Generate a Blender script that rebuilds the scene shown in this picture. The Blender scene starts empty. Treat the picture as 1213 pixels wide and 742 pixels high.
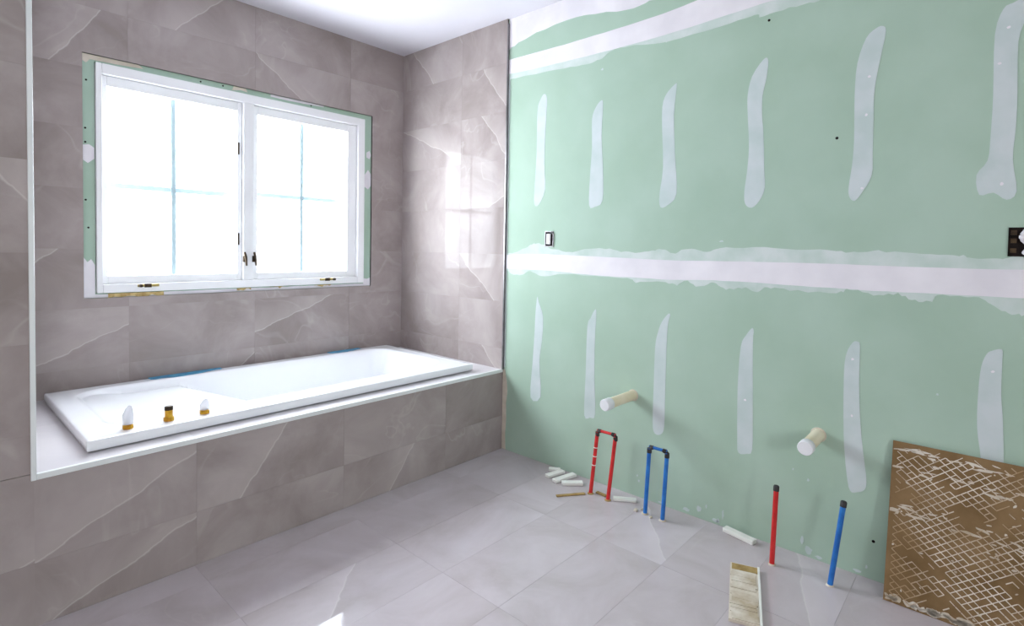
import bpy, bmesh, math, random
from mathutils import Vector, Matrix

# ------------------------------------------------------------------ camera, light, exposure
scene = bpy.context.scene
COL = scene.collection
CAM = (-2.5578, -2.3607, 1.2978)
YAW, PITCH, ROLL, FPX, PPY = 0.8386, -0.0328, 0.0180, 645.378, -56.4674
cam_data = bpy.data.cameras.new('camera')
cam_data.sensor_width = 36.0
cam_data.sensor_fit = 'HORIZONTAL'
cam_data.lens = FPX / 1213.0 * 36.0
cam_data.shift_y = PPY / 1213.0
cam_data.clip_start = 0.05
cam = bpy.data.objects.new('camera', cam_data)
COL.objects.link(cam)
fwd = Vector((math.sin(YAW) * math.cos(PITCH), math.cos(YAW) * math.cos(PITCH), math.sin(PITCH)))
r0 = Vector((math.cos(YAW), -math.sin(YAW), 0))
u0 = r0.cross(fwd)
rt = r0 * math.cos(ROLL) + u0 * math.sin(ROLL)
up = u0 * math.cos(ROLL) - r0 * math.sin(ROLL)
m = Matrix((rt, up, -fwd)).transposed().to_4x4()
m.translation = Vector(CAM)
cam.matrix_world = m
scene.camera = cam

world = bpy.data.worlds.new('overcast_sky')
scene.world = world
world.use_nodes = True
wn, wl = world.node_tree.nodes, world.node_tree.links
bg = wn['Background']
tc = wn.new('ShaderNodeTexCoord')
nz = wn.new('ShaderNodeTexNoise'); nz.inputs['Scale'].default_value = 5.0; nz.inputs['Detail'].default_value = 3.0
cr = wn.new('ShaderNodeValToRGB')
cr.color_ramp.elements[0].position = 0.35; cr.color_ramp.elements[0].color = (0.85, 0.91, 1.0, 1)
cr.color_ramp.elements[1].position = 0.65; cr.color_ramp.elements[1].color = (1.0, 1.0, 1.0, 1)
wl.new(tc.outputs['Generated'], nz.inputs['Vector'])
wl.new(nz.outputs['Fac'], cr.inputs['Fac'])
wl.new(cr.outputs['Color'], bg.inputs['Color'])
bg.inputs['Strength'].default_value = 16.0

def portal(name, loc, rot, sx, sy):
    d = bpy.data.lights.new(name, 'AREA'); d.shape = 'RECTANGLE'; d.size = sx; d.size_y = sy
    d.cycles.is_portal = True
    o = bpy.data.objects.new(name, d); COL.objects.link(o)
    o.location = loc; o.rotation_euler = rot
portal('window_daylight_portal', (-1.127, 1.24, 1.61), (-math.pi / 2, 0, 0), 1.6, 1.2)
REAR_Y = -4.4
FILL_OPEN = (-3.4, -2.5, 1.1, 2.1)        # unseen opening added behind the camera to let in fill light
portal('fill_window_portal', ((FILL_OPEN[0] + FILL_OPEN[1]) / 2, REAR_Y - 0.14, (FILL_OPEN[2] + FILL_OPEN[3]) / 2), (math.pi / 2, 0, 0),
       FILL_OPEN[1] - FILL_OPEN[0], FILL_OPEN[3] - FILL_OPEN[2])  # guides sky light through the added fill opening

vs = scene.view_settings
vs.view_transform = 'Standard'; vs.look = 'None'; vs.gamma = 1.0; vs.use_curve_mapping = False
vs.exposure = 0.68

# ------------------------------------------------------------------ helpers
rng = random.Random(7)
L, H, D = 2.284, 2.734, 1.069
DECK = 0.516
TT = 0.012                              # tile thickness

def new_obj(name, mesh, mat=None, parent=None):
    o = bpy.data.objects.new(name, mesh)
    COL.objects.link(o)
    if mat is not None:
        mesh.materials.clear(); mesh.materials.append(mat)
    if parent is not None: o.parent = parent
    return o

def tag(o, label, cat, group=None):
    o['label'] = label; o['category'] = cat
    if group: o['group'] = group
    return o

def structure(o, label=None):
    o['kind'] = 'structure'
    if label: o['label'] = label
    return o

def empty(name, loc=(0, 0, 0)):
    o = bpy.data.objects.new(name, None); COL.objects.link(o)
    o.location = loc; o.empty_display_size = 0.05
    return o

class MB:
    def __init__(s): s.v = []; s.f = []; s.sm = []
    def add(s, vs_, fs, smooth=False):
        n = len(s.v); s.v += [tuple(p) for p in vs_]
        s.f += [tuple(i + n for i in f) for f in fs]; s.sm += [smooth] * len(fs)
        return s
    def box(s, x0, x1, y0, y1, z0, z1):
        return s.add([(x0, y0, z0), (x1, y0, z0), (x1, y1, z0), (x0, y1, z0), (x0, y0, z1), (x1, y0, z1), (x1, y1, z1), (x0, y1, z1)],
                     [(0, 3, 2, 1), (4, 5, 6, 7), (0, 1, 5, 4), (1, 2, 6, 5), (2, 3, 7, 6), (3, 0, 4, 7)])
    def obox(s, c, ax, ay, az, hx, hy, hz):
        c = Vector(c); ax, ay, az = Vector(ax).normalized(), Vector(ay).normalized(), Vector(az).normalized()
        P = [c + ax * (hx * i) + ay * (hy * j) + az * (hz * k) for k in (-1, 1) for i, j in ((-1, -1), (1, -1), (1, 1), (-1, 1))]
        return s.add(P, [(0, 3, 2, 1), (4, 5, 6, 7), (0, 1, 5, 4), (1, 2, 6, 5), (2, 3, 7, 6), (3, 0, 4, 7)])
    def tube(s, pts, rads, n=20, cap=True):
        pts = [Vector(p) for p in pts]; rings = []
        if not isinstance(rads, (list, tuple)): rads = [rads] * len(pts)
        for i, p in enumerate(pts):
            a = pts[max(0, i - 1)]; b = pts[min(len(pts) - 1, i + 1)]
            if (b - a).length < 1e-9:
                a, b = pts[0], pts[-1]
            t = (b - a).normalized()
            h = Vector((0, 0, 1)) if abs(t.z) < 0.9 else Vector((1, 0, 0))
            u = t.cross(h).normalized(); w = t.cross(u).normalized()
            rings.append([p + (u * math.cos(2 * math.pi * k / n) + w * math.sin(2 * math.pi * k / n)) * rads[i] for k in range(n)])
        V = [q for r in rings for q in r]; F = []
        for i in range(len(rings) - 1):
            for k in range(n):
                F.append((i * n + k, i * n + (k + 1) % n, (i + 1) * n + (k + 1) % n, (i + 1) * n + k))
        s.add(V, F, True)
        if cap:
            s.add(rings[0], [tuple(range(n))[::-1]]); s.add(rings[-1], [tuple(range(n))])
        return s
    def mesh(s, name):
        me = bpy.data.meshes.new(name); me.from_pydata(s.v, [], s.f); me.update()
        for p, sm in zip(me.polygons, s.sm): p.use_smooth = sm
        bm = bmesh.new(); bm.from_mesh(me); bmesh.ops.recalc_face_normals(bm, faces=bm.faces); bm.to_mesh(me); bm.free()
        return me
    def build(s, name, mat, parent=None):
        return new_obj(name, s.mesh(name), mat, parent)

def bevel(o, w=0.003, seg=2, ang=0.6):
    md = o.modifiers.new('bevel', 'BEVEL'); md.width = w; md.segments = seg; md.limit_method = 'ANGLE'; md.angle_limit = ang
    return o

# ------------------------------------------------------------------ materials
def mat(name):
    mt = bpy.data.materials.new(name); mt.use_nodes = True
    nt = mt.node_tree; b = nt.nodes['Principled BSDF']
    return mt, nt.nodes, nt.links, b

def lin(c):
    return tuple(((v / 255) / 12.92 if v / 255 <= 0.04045 else ((v / 255 + 0.055) / 1.055) ** 2.4) for v in c) + (1,)

def mottled(name, c1, c2, scale=8, rough=0.6, detail=4, spec=0.4, metal=0, coat=0, bump=0.0, bscale=None, lo=0.35, hi=0.65):
    mt, n, l, b = mat(name)
    t = n.new('ShaderNodeNewGeometry')
    z = n.new('ShaderNodeTexNoise'); z.inputs['Scale'].default_value = scale; z.inputs['Detail'].default_value = detail
    r = n.new('ShaderNodeValToRGB')
    r.color_ramp.elements[0].position = lo; r.color_ramp.elements[1].position = hi
    r.color_ramp.elements[0].color = lin(c1); r.color_ramp.elements[1].color = lin(c2)
    l.new(t.outputs['Position'], z.inputs['Vector']); l.new(z.outputs['Fac'], r.inputs['Fac']); l.new(r.outputs['Color'], b.inputs['Base Color'])
    b.inputs['Roughness'].default_value = rough; b.inputs['Specular IOR Level'].default_value = spec; b.inputs['Metallic'].default_value = metal
    b.inputs['Coat Weight'].default_value = coat; b.inputs['Coat Roughness'].default_value = 0.05
    if bump:
        z2 = n.new('ShaderNodeTexNoise'); z2.inputs['Scale'].default_value = bscale or scale * 6; z2.inputs['Detail'].default_value = 5
        bp = n.new('ShaderNodeBump'); bp.inputs['Strength'].default_value = bump; bp.inputs['Distance'].default_value = 0.004
        l.new(t.outputs['Position'], z2.inputs['Vector']); l.new(z2.outputs['Fac'], bp.inputs['Height']); l.new(bp.outputs['Normal'], b.inputs['Normal'])
    return mt

def tile_material(name, dark, mid, light, rough, coat, vein_amt=0.5, spec=0.16):
    """Polished stone-look porcelain: cloudy body, thin pale veins, and on each tile one sharp cleft line with a paler side."""
    mt, n, l, b = mat(name)
    def node(t, **kw):
        q = n.new(t)
        for k, v in kw.items(): setattr(q, k, v)
        return q
    def math_(op, a, c=None, clamp=False):
        q = node('ShaderNodeMath', operation=op, use_clamp=clamp)
        for i, s_ in enumerate((a, c)):
            if s_ is None: continue
            if isinstance(s_, (int, float)): q.inputs[i].default_value = s_
            else: l.new(s_, q.inputs[i])
        return q.outputs[0]
    def mix(f, a, c):
        q = node('ShaderNodeMix', data_type='RGBA')
        if isinstance(f, (int, float)): q.inputs[0].default_value = f
        else: l.new(f, q.inputs[0])
        for i, s_ in ((6, a), (7, c)):
            if isinstance(s_, tuple): q.inputs[i].default_value = s_
            else: l.new(s_, q.inputs[i])
        return q.outputs[2]
    g = node('ShaderNodeNewGeometry')
    sd = node('ShaderNodeAttribute', attribute_type='OBJECT', attribute_name='tile_seed')
    vn = node('ShaderNodeAttribute', attribute_type='OBJECT', attribute_name='vein_normal')
    vo = node('ShaderNodeAttribute', attribute_type='OBJECT', attribute_name='vein_offset')
    sc = node('ShaderNodeVectorMath', operation='SCALE'); sc.inputs[0].default_value = (7.31, 3.17, 5.73); l.new(sd.outputs['Fac'], sc.inputs['Scale'])
    ps = node('ShaderNodeVectorMath', operation='ADD'); l.new(g.outputs['Position'], ps.inputs[0]); l.new(sc.outputs[0], ps.inputs[1])
    def noise(scale, detail, dist=0.0, rough_=0.55, vec=ps.outputs[0]):
        q = node('ShaderNodeTexNoise'); q.inputs['Scale'].default_value = scale; q.inputs['Detail'].default_value = detail
        q.inputs['Distortion'].default_value = dist; q.inputs['Roughness'].default_value = rough_
        l.new(vec, q.inputs['Vector']); return q.outputs['Fac']
    n1 = noise(2.6, 6, 0.7, 0.6)
    r = node('ShaderNodeValToRGB')
    e = r.color_ramp.elements; e[0].position = 0.32; e[0].color = lin(dark); e[1].position = 0.70; e[1].color = lin(light)
    q = e.new(0.5); q.color = lin(mid)
    l.new(n1, r.inputs['Fac'])
    # wandering pale veins
    n2 = noise(1.7, 3, 1.2)
    v = math_('ABSOLUTE', math_('SUBTRACT', n2, 0.5))
    v = math_('SUBTRACT', 1.0, math_('DIVIDE', v, 0.014), clamp=True)
    msk = math_('MULTIPLY', math_('SUBTRACT', noise(3.1, 2), 0.42, clamp=True), 4.0, clamp=True)
    v = math_('MULTIPLY', math_('MULTIPLY', v, msk), vein_amt)
    # cleft line of this tile
    dt = node('ShaderNodeVectorMath', operation='DOT_PRODUCT'); l.new(g.outputs['Position'], dt.inputs[0]); l.new(vn.outputs['Vector'], dt.inputs[1])
    d = math_('SUBTRACT', dt.outputs['Value'], vo.outputs['Fac'])
    d = math_('ADD', d, math_('MULTIPLY', math_('SUBTRACT', noise(5.0, 4), 0.5), 0.07))
    has = math_('GREATER_THAN', math_('ABSOLUTE', vo.outputs['Fac']), 1e-6)
    line = math_('MULTIPLY', math_('SUBTRACT', 1.0, math_('DIVIDE', math_('ABSOLUTE', d), 0.0045), clamp=True), has)
    side = math_('MULTIPLY', math_('GREATER_THAN', d, 0.0), math_('SUBTRACT', 1.0, math_('DIVIDE', d, 0.16), clamp=True))
    side = math_('MULTIPLY', side, has)
    c = mix(math_('MULTIPLY', side, 0.34), r.outputs['Color'], lin(tuple(min(255, x + 26) for x in light)))
    c = mix(math_('MULTIPLY', line, 0.4), c, lin((225, 222, 218)))
    c = mix(v, c, lin((214, 208, 204)))
    l.new(c, b.inputs['Base Color'])
    b.inputs['Roughness'].default_value = rough
    b.inputs['Specular IOR Level'].default_value = spec
    b.inputs['Coat Weight'].default_value = coat; b.inputs['Coat Roughness'].default_value = 0.012
    return mt

M = {}
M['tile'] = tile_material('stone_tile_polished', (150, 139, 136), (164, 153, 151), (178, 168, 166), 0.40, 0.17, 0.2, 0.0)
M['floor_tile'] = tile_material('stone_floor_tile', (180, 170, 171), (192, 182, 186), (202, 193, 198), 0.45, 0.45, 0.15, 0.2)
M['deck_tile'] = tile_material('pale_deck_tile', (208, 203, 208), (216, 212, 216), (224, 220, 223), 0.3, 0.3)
M['grout'] = mottled('grey_grout', (158, 148, 143), (172, 162, 158), 20, 0.9, spec=0.2)
M['green'] = mottled('green_moisture_board', (167, 191, 173), (175, 198, 182), 3.0, 0.82, detail=6, spec=0.25)
M['mud'] = mottled('white_joint_compound', (226, 222, 228), (238, 234, 239), 5, 0.85, spec=0.2, bump=0.12, bscale=40)
M['feather'] = mottled('thin_joint_compound', (192, 208, 200), (212, 220, 218), 9, 0.85, detail=5, spec=0.2)
M['strip'] = mottled('dried_filler', (192, 206, 204), (206, 214, 216), 7, 0.85, detail=5, spec=0.2)
M['ceiling'] = mottled('white_ceiling_paint', (214, 210, 218), (220, 216, 223), 2, 0.9, spec=0.15)
M['wallwhite'] = mottled('primed_wall', (236, 222, 206), (242, 230, 214), 2, 0.9, spec=0.15)
M['stud'] = mottled('framing_timber', (190, 160, 120), (206, 178, 140), 6, 0.9, spec=0.15)
M['plaster'] = mottled('beige_plaster', (206, 196, 180), (224, 214, 200), 14, 0.9, spec=0.15)
M['vinyl'] = mottled('white_vinyl', (240, 240, 242), (246, 246, 248), 3, 0.35, spec=0.4)
M['acrylic'] = mottled('white_acrylic', (240, 241, 246), (246, 247, 250), 2, 0.18, spec=0.5, coat=0.3)
M['trimwhite'] = mottled('white_edge_profile', (228, 232, 232), (238, 240, 240), 5, 0.35)
M['trimmetal'] = mottled('brushed_metal_edge', (120, 116, 118), (150, 146, 148), 8, 0.35, metal=0.8)
M['brass'] = mottled('brass', (190, 130, 30), (224, 180, 60), 40, 0.3, metal=0.45)
M['darkmetal'] = mottled('dark_bronze', (52, 42, 34), (84, 68, 50), 30, 0.45, metal=0.6)
M['goldcrank'] = mottled('gold_crank', (150, 130, 74), (196, 178, 120), 40, 0.4, metal=0.7)
M['red'] = mottled('red_pex', (196, 34, 36), (214, 48, 48), 20, 0.42, spec=0.4)
M['blue'] = mottled('blue_pex', (28, 96, 176), (44, 122, 200), 20, 0.42, spec=0.4)
M['black'] = mottled('black_fitting', (34, 32, 36), (58, 54, 56), 30, 0.5, spec=0.4)
M['pvc'] = mottled('cream_pvc', (226, 214, 184), (238, 228, 204), 12, 0.45)
M['pvcwhite'] = mottled('white_pipe_cap', (232, 232, 236), (242, 242, 246), 8, 0.45)
M['bluefilm'] = mottled('blue_protective_film', (22, 128, 176), (60, 170, 208), 25, 0.35, coat=0.2)
M['foam'] = mottled('brown_sealant_foam', (166, 138, 84), (206, 184, 132), 40, 0.9, bump=0.5, bscale=120)
M['plastic'] = mottled('white_plastic', (232, 232, 226), (244, 244, 238), 10, 0.5)
M['wood'] = mottled('brown_wooden_shim', (150, 124, 78), (182, 156, 104), 30, 0.8, spec=0.2)
M['tileback'] = mottled('tan_tile_back', (122, 97, 66), (146, 119, 86), 7, 0.92, detail=6, spec=0.12, bump=0.3, bscale=60)
M['ridge'] = mottled('dry_mortar_ridge', (176, 150, 116), (228, 218, 204), 6, 0.95, detail=6, spec=0.1, lo=0.38, hi=0.6)
M['mortar'] = mottled('pale_mortar', (186, 170, 146), (224, 216, 204), 14, 0.95, detail=6, spec=0.1, bump=0.5, bscale=80)
M['hole'] = mottled('dark_void', (28, 24, 24), (44, 36, 34), 30, 0.9, spec=0.1)
M['wire'] = mottled('white_wire_sheath', (214, 208, 214), (240, 236, 240), 30, 0.5)

def clear_plastic():
    mt, n, l, b = mat('milky_plastic_sleeve')
    out = n['Material Output']
    tr = n.new('ShaderNodeBsdfTransparent'); mx = n.new('ShaderNodeMixShader'); mx.inputs[0].default_value = 0.45
    z = n.new('ShaderNodeTexNoise'); z.inputs['Scale'].default_value = 60
    r = n.new('ShaderNodeValToRGB'); r.color_ramp.elements[0].color = lin((205, 205, 215)); r.color_ramp.elements[1].color = lin((240, 240, 246))
    l.new(z.outputs['Fac'], r.inputs['Fac']); l.new(r.outputs['Color'], b.inputs['Base Color'])
    b.inputs['Roughness'].default_value = 0.2
    l.new(tr.outputs[0], mx.inputs[1]); l.new(b.outputs[0], mx.inputs[2]); l.new(mx.outputs[0], out.inputs['Surface'])
    return mt
M['sleeve'] = clear_plastic()

def glass():
    mt, n, l, b = mat('clear_window_glass')
    out = n['Material Output']; n.remove(b)
    tr = n.new('ShaderNodeBsdfTransparent'); tr.inputs[0].default_value = (0.94, 0.97, 0.98, 1)
    gl = n.new('ShaderNodeBsdfGlossy'); gl.inputs['Roughness'].default_value = 0.02
    lw = n.new('ShaderNodeLayerWeight'); lw.inputs['Blend'].default_value = 0.5
    pw = n.new('ShaderNodeMath'); pw.operation = 'POWER'; pw.inputs[1].default_value = 5.0
    fr = n.new('ShaderNodeMath'); fr.operation = 'MULTIPLY_ADD'; fr.inputs[1].default_value = 0.9; fr.inputs[2].default_value = 0.04
    l.new(lw.outputs['Facing'], pw.inputs[0]); l.new(pw.outputs[0], fr.inputs[0])
    mx = n.new('ShaderNodeMixShader')
    l.new(fr.outputs[0], mx.inputs[0]); l.new(tr.outputs[0], mx.inputs[1]); l.new(gl.outputs[0], mx.inputs[2]); l.new(mx.outputs[0], out.inputs['Surface'])
    return mt
M['glass'] = glass()

def grille():
    mt, n, l, b = mat('translucent_grille_bar')
    out = n['Material Output']
    z = n.new('ShaderNodeTexNoise'); z.inputs['Scale'].default_value = 20
    r = n.new('ShaderNodeValToRGB'); r.color_ramp.elements[0].color = lin((188, 202, 208)); r.color_ramp.elements[1].color = lin((202, 214, 220))
    l.new(z.outputs['Fac'], r.inputs['Fac'])
    t = n.new('ShaderNodeBsdfTranslucent'); mx = n.new('ShaderNodeMixShader'); mx.inputs[0].default_value = 0.02
    l.new(r.outputs['Color'], b.inputs['Base Color']); l.new(r.outputs['Color'], t.inputs['Color'])
    l.new(b.outputs[0], mx.inputs[1]); l.new(t.outputs[0], mx.inputs[2]); l.new(mx.outputs[0], out.inputs['Surface'])
    return mt
M['grille'] = grille()

# ------------------------------------------------------------------ tiled surfaces
def rect_minus(r, h):
    u0_, u1_, v0_, v1_ = r
    if h is None or h[0] >= u1_ or h[1] <= u0_ or h[2] >= v1_ or h[3] <= v0_: return [r]
    a0, a1 = max(u0_, h[0]), min(u1_, h[1]); out = []
    if h[0] > u0_: out.append((u0_, h[0], v0_, v1_))
    if h[1] < u1_: out.append((h[1], u1_, v0_, v1_))
    if h[2] > v0_: out.append((a0, a1, v0_, h[2]))
    if h[3] < v1_: out.append((a0, a1, h[3], v1_))
    return out

def put(mb, plane, c, r, t0, t1):
    """a slab over rectangle r in the named plane, from depth t0 to t1 behind the face"""
    a, b_, e, f = r
    if plane == 'y-': mb.box(a, b_, c + t0, c + t1, e, f)
    elif plane == 'x-': mb.box(c + t0, c + t1, a, b_, e, f)
    elif plane == 'x+': mb.box(c - t1, c - t0, a, b_, e, f)
    elif plane == 'z+': mb.box(a, b_, e, f, c - t1, c - t0)

def pvec(plane, a, b_):
    return {'y-': (a, 0, b_), 'x-': (0, a, b_), 'x+': (0, a, b_), 'z+': (a, b_, 0)}[plane]

SEEDS = {}
def tile_field(parent, plane, c, us, vs_, mt, region, hole=None, seed=0, veins=None, pvein=0.45, gap=0.0004):
    r = random.Random(seed)
    g = MB()
    for rr in rect_minus(region, hole): put(g, plane, c, rr, 0.0014, TT)
    g.build('grout_bed', M['grout'], parent)
    for j in range(len(vs_) - 1):
        for i in range(len(us) - 1):
            s_ = r.random() * 9; ang = r.uniform(0.35, 1.0); flip = r.random() < 0.25; has = r.random() < pvein; off = r.uniform(-0.12, 0.12)
            box_ = (max(us[i] + gap, region[0]), min(us[i + 1] - gap, region[1]), max(vs_[j] + gap, region[2]), min(vs_[j + 1] - gap, region[3]))
            if box_[1] - box_[0] < 0.004 or box_[3] - box_[2] < 0.004: continue
            parts = rect_minus(box_, hole)
            parts = [q for q in parts if q[1] - q[0] > 0.003 and q[3] - q[2] > 0.003]
            if not parts: continue
            mb = MB()
            for q in parts: put(mb, plane, c, q, r.uniform(0, 0.0004), TT)
            o = mb.build('tile', mt, parent)
            o['tile_seed'] = s_
            nn = Vector((-math.sin(ang), math.cos(ang)))
            if flip: nn.x = -nn.x
            cu, cv = (us[i] + us[i + 1]) / 2, (vs_[j] + vs_[j + 1]) / 2
            o['vein_normal'] = pvec(plane, nn.x, nn.y) if has else (0.0, 0.0, 0.0)
            o['vein_offset'] = (nn.x * cu + nn.y * cv + off) if has else 0.0
            if veins and (i, j) in veins:
                (a0, b0), (a1, b1), sgn = veins[(i, j)]
                w = Vector((-(b1 - b0), a1 - a0)).normalized() * sgn
                o['vein_normal'] = pvec(plane, w.x, w.y); o['vein_offset'] = w.x * a0 + w.y * b0

TW, TH = 0.654, 0.302
def edges(start, step, lo, hi):
    k0 = math.floor((lo - start) / step); out = []
    while start + k0 * step < hi + step:
        out.append(start + k0 * step); k0 += 1
    return out

XMIN = -4.3
# floor
floor = structure(MB().box(XMIN, 0.1, REAR_Y, 1.2, -0.15, -TT).build('floor', M['grout']))
fxe, fye = edges(-1.80, TW, XMIN, 0), edges(-0.445, 0.305, REAR_Y, 0.02)
fxi = max(i for i, v in enumerate(fxe) if v < -0.2); fyi = max(i for i, v in enumerate(fye) if v < -1.8)
tile_field(floor, 'z+', 0.0, edges(-1.80, TW, XMIN, 0), edges(-0.445, 0.305, REAR_Y, 0.02), M['floor_tile'], (XMIN, 0.0, REAR_Y, 0.0), seed=11, pvein=0.3, veins={(fxi, fyi): ((-0.083, -1.774), (-0.47, -1.91), 1)})

# ceiling
structure(MB().box(XMIN - 0.1, 0.1, REAR_Y - 0.1, 1.22, H, H + 0.12).build('ceiling', M['ceiling']))

# window wall: green board with an opening, tiled in front
WIN = (-1.912, -0.344, 1.022, 2.199)
OPEN_T = (-1.962, -0.285, 1.0, 2.231)
wall_back = MB()
for q in rect_minus((-2.42, 0.1, -0.1, H), WIN): put(wall_back, 'y-', D, q, TT, 0.15)
wall_back = structure(wall_back.build('wall_back', M['green']))
tile_field(wall_back, 'y-', D, edges(-1.772, TW, -2.284, 0), edges(0.951, TH, DECK, H), M['tile'], (-L - 0.012, 0.0, DECK - 0.05, H), hole=OPEN_T, seed=21)

# right-hand wall: studs behind, green boards in front
wall_right = structure(MB().box(0.013, 0.10, REAR_Y, D + 0.15, -0.1, H).build('wall_right', M['stud']))
for z0, z1 in ((0.0, 1.2195), (1.2205, 2.4385), (2.4395, H)):
    ye = D + TT
    st = 3.66
    y1 = ye
    while y1 > REAR_Y:
        y0 = max(REAR_Y, y1 - st); st = 3.66
        MB().box(0.0, 0.0125, y0 + 0.0005, y1 - 0.0005, z0, z1).build('drywall_panel', M['green'], wall_right)
        y1 = y0
# tiled end of the alcove on the same wall
tile_field(wall_right, 'x-', -TT, edges(0.415 - 0.654, TW, 0.0, D), edges(0.951, TH, DECK, H), M['tile'], (0.0, D, DECK - 0.05, H), seed=33)

# left return of the alcove and the tiled pier in front of it
wall_left = structure(MB().box(XMIN, -L - TT, TT, D + 0.15, -0.1, H).build('wall_left', M['green']))
FZ = [-0.087, 0.215, 0.517]
tile_field(wall_left, 'y-', 0.0, edges(-1.793, 0.656, XMIN, -L), edges(0.951, TH, DECK, H), M['tile'], (XMIN, -L, 0.52, H), seed=41, pvein=0.3)
v_up = ((-2.329, 0.206), (-1.799, 0.452), 1)
v_lo = ((-2.202, 0.014), (-1.799, 0.203), 1)
fe = edges(-1.793, 0.656, XMIN, 0.0)
kk = min(range(len(fe)), key=lambda i: abs(fe[i] + 1.793 + 0.656))
tile_field(wall_left, 'y-', 0.0, fe, FZ, M['tile'], (XMIN, -L, 0.0, 0.518), seed=52, veins={(kk, 1): v_up, (kk, 0): v_lo}, pvein=0.3)
tile_field(wall_left, 'x+', -L, edges(0.415, TW, 0.0, D), edges(0.951, TH, DECK, H), M['tile'], (TT, D, DECK - 0.05, H), seed=44)

# rest of the room, behind the photographer
wf = MB()
for q in rect_minus((XMIN, 0.1, -0.1, H), FILL_OPEN): wf.box(q[0], q[1], REAR_Y - 0.12, REAR_Y, q[2], q[3])
structure(wf.build('wall_front', M['wallwhite']))
structure(MB().box(XMIN - 0.1, XMIN, REAR_Y - 0.12, D + 0.15, -0.1, H).build('wall_side', M['wallwhite']))

rw = MB()  # frame and pane of the added window, sized for its fill light
a0, a1, b0, b1 = FILL_OPEN
for q in rect_minus((a0, a1, b0, b1), (a0 + 0.05, a1 - 0.05, b0 + 0.05, b1 - 0.05)): rw.box(q[0], q[1], REAR_Y - 0.09, REAR_Y - 0.03, q[2], q[3])
rw = structure(rw.build('fill_window', M['vinyl']), 'small unseen window added for fill light, facing the bath')
MB().box(a0 + 0.045, a1 - 0.045, REAR_Y - 0.062, REAR_Y - 0.058, b0 + 0.045, b1 - 0.045).build('pane', M['glass'], rw)

# trims
t = MB().box(-L - 0.008, -L + 0.007, -0.006, 0.012, DECK - 0.0195, H - 0.001)
bevel(structure(t.build('trim_1', M['trimwhite']), 'white edge profile running up the tiled pier'), 0.002)
t = MB().box(-TT - 0.003, 0.0, -0.009, -0.0005, DECK, H - 0.03)
structure(t.build('trim_2', M['trimmetal']), 'grey metal edge strip where tiles end beside green board')

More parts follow.
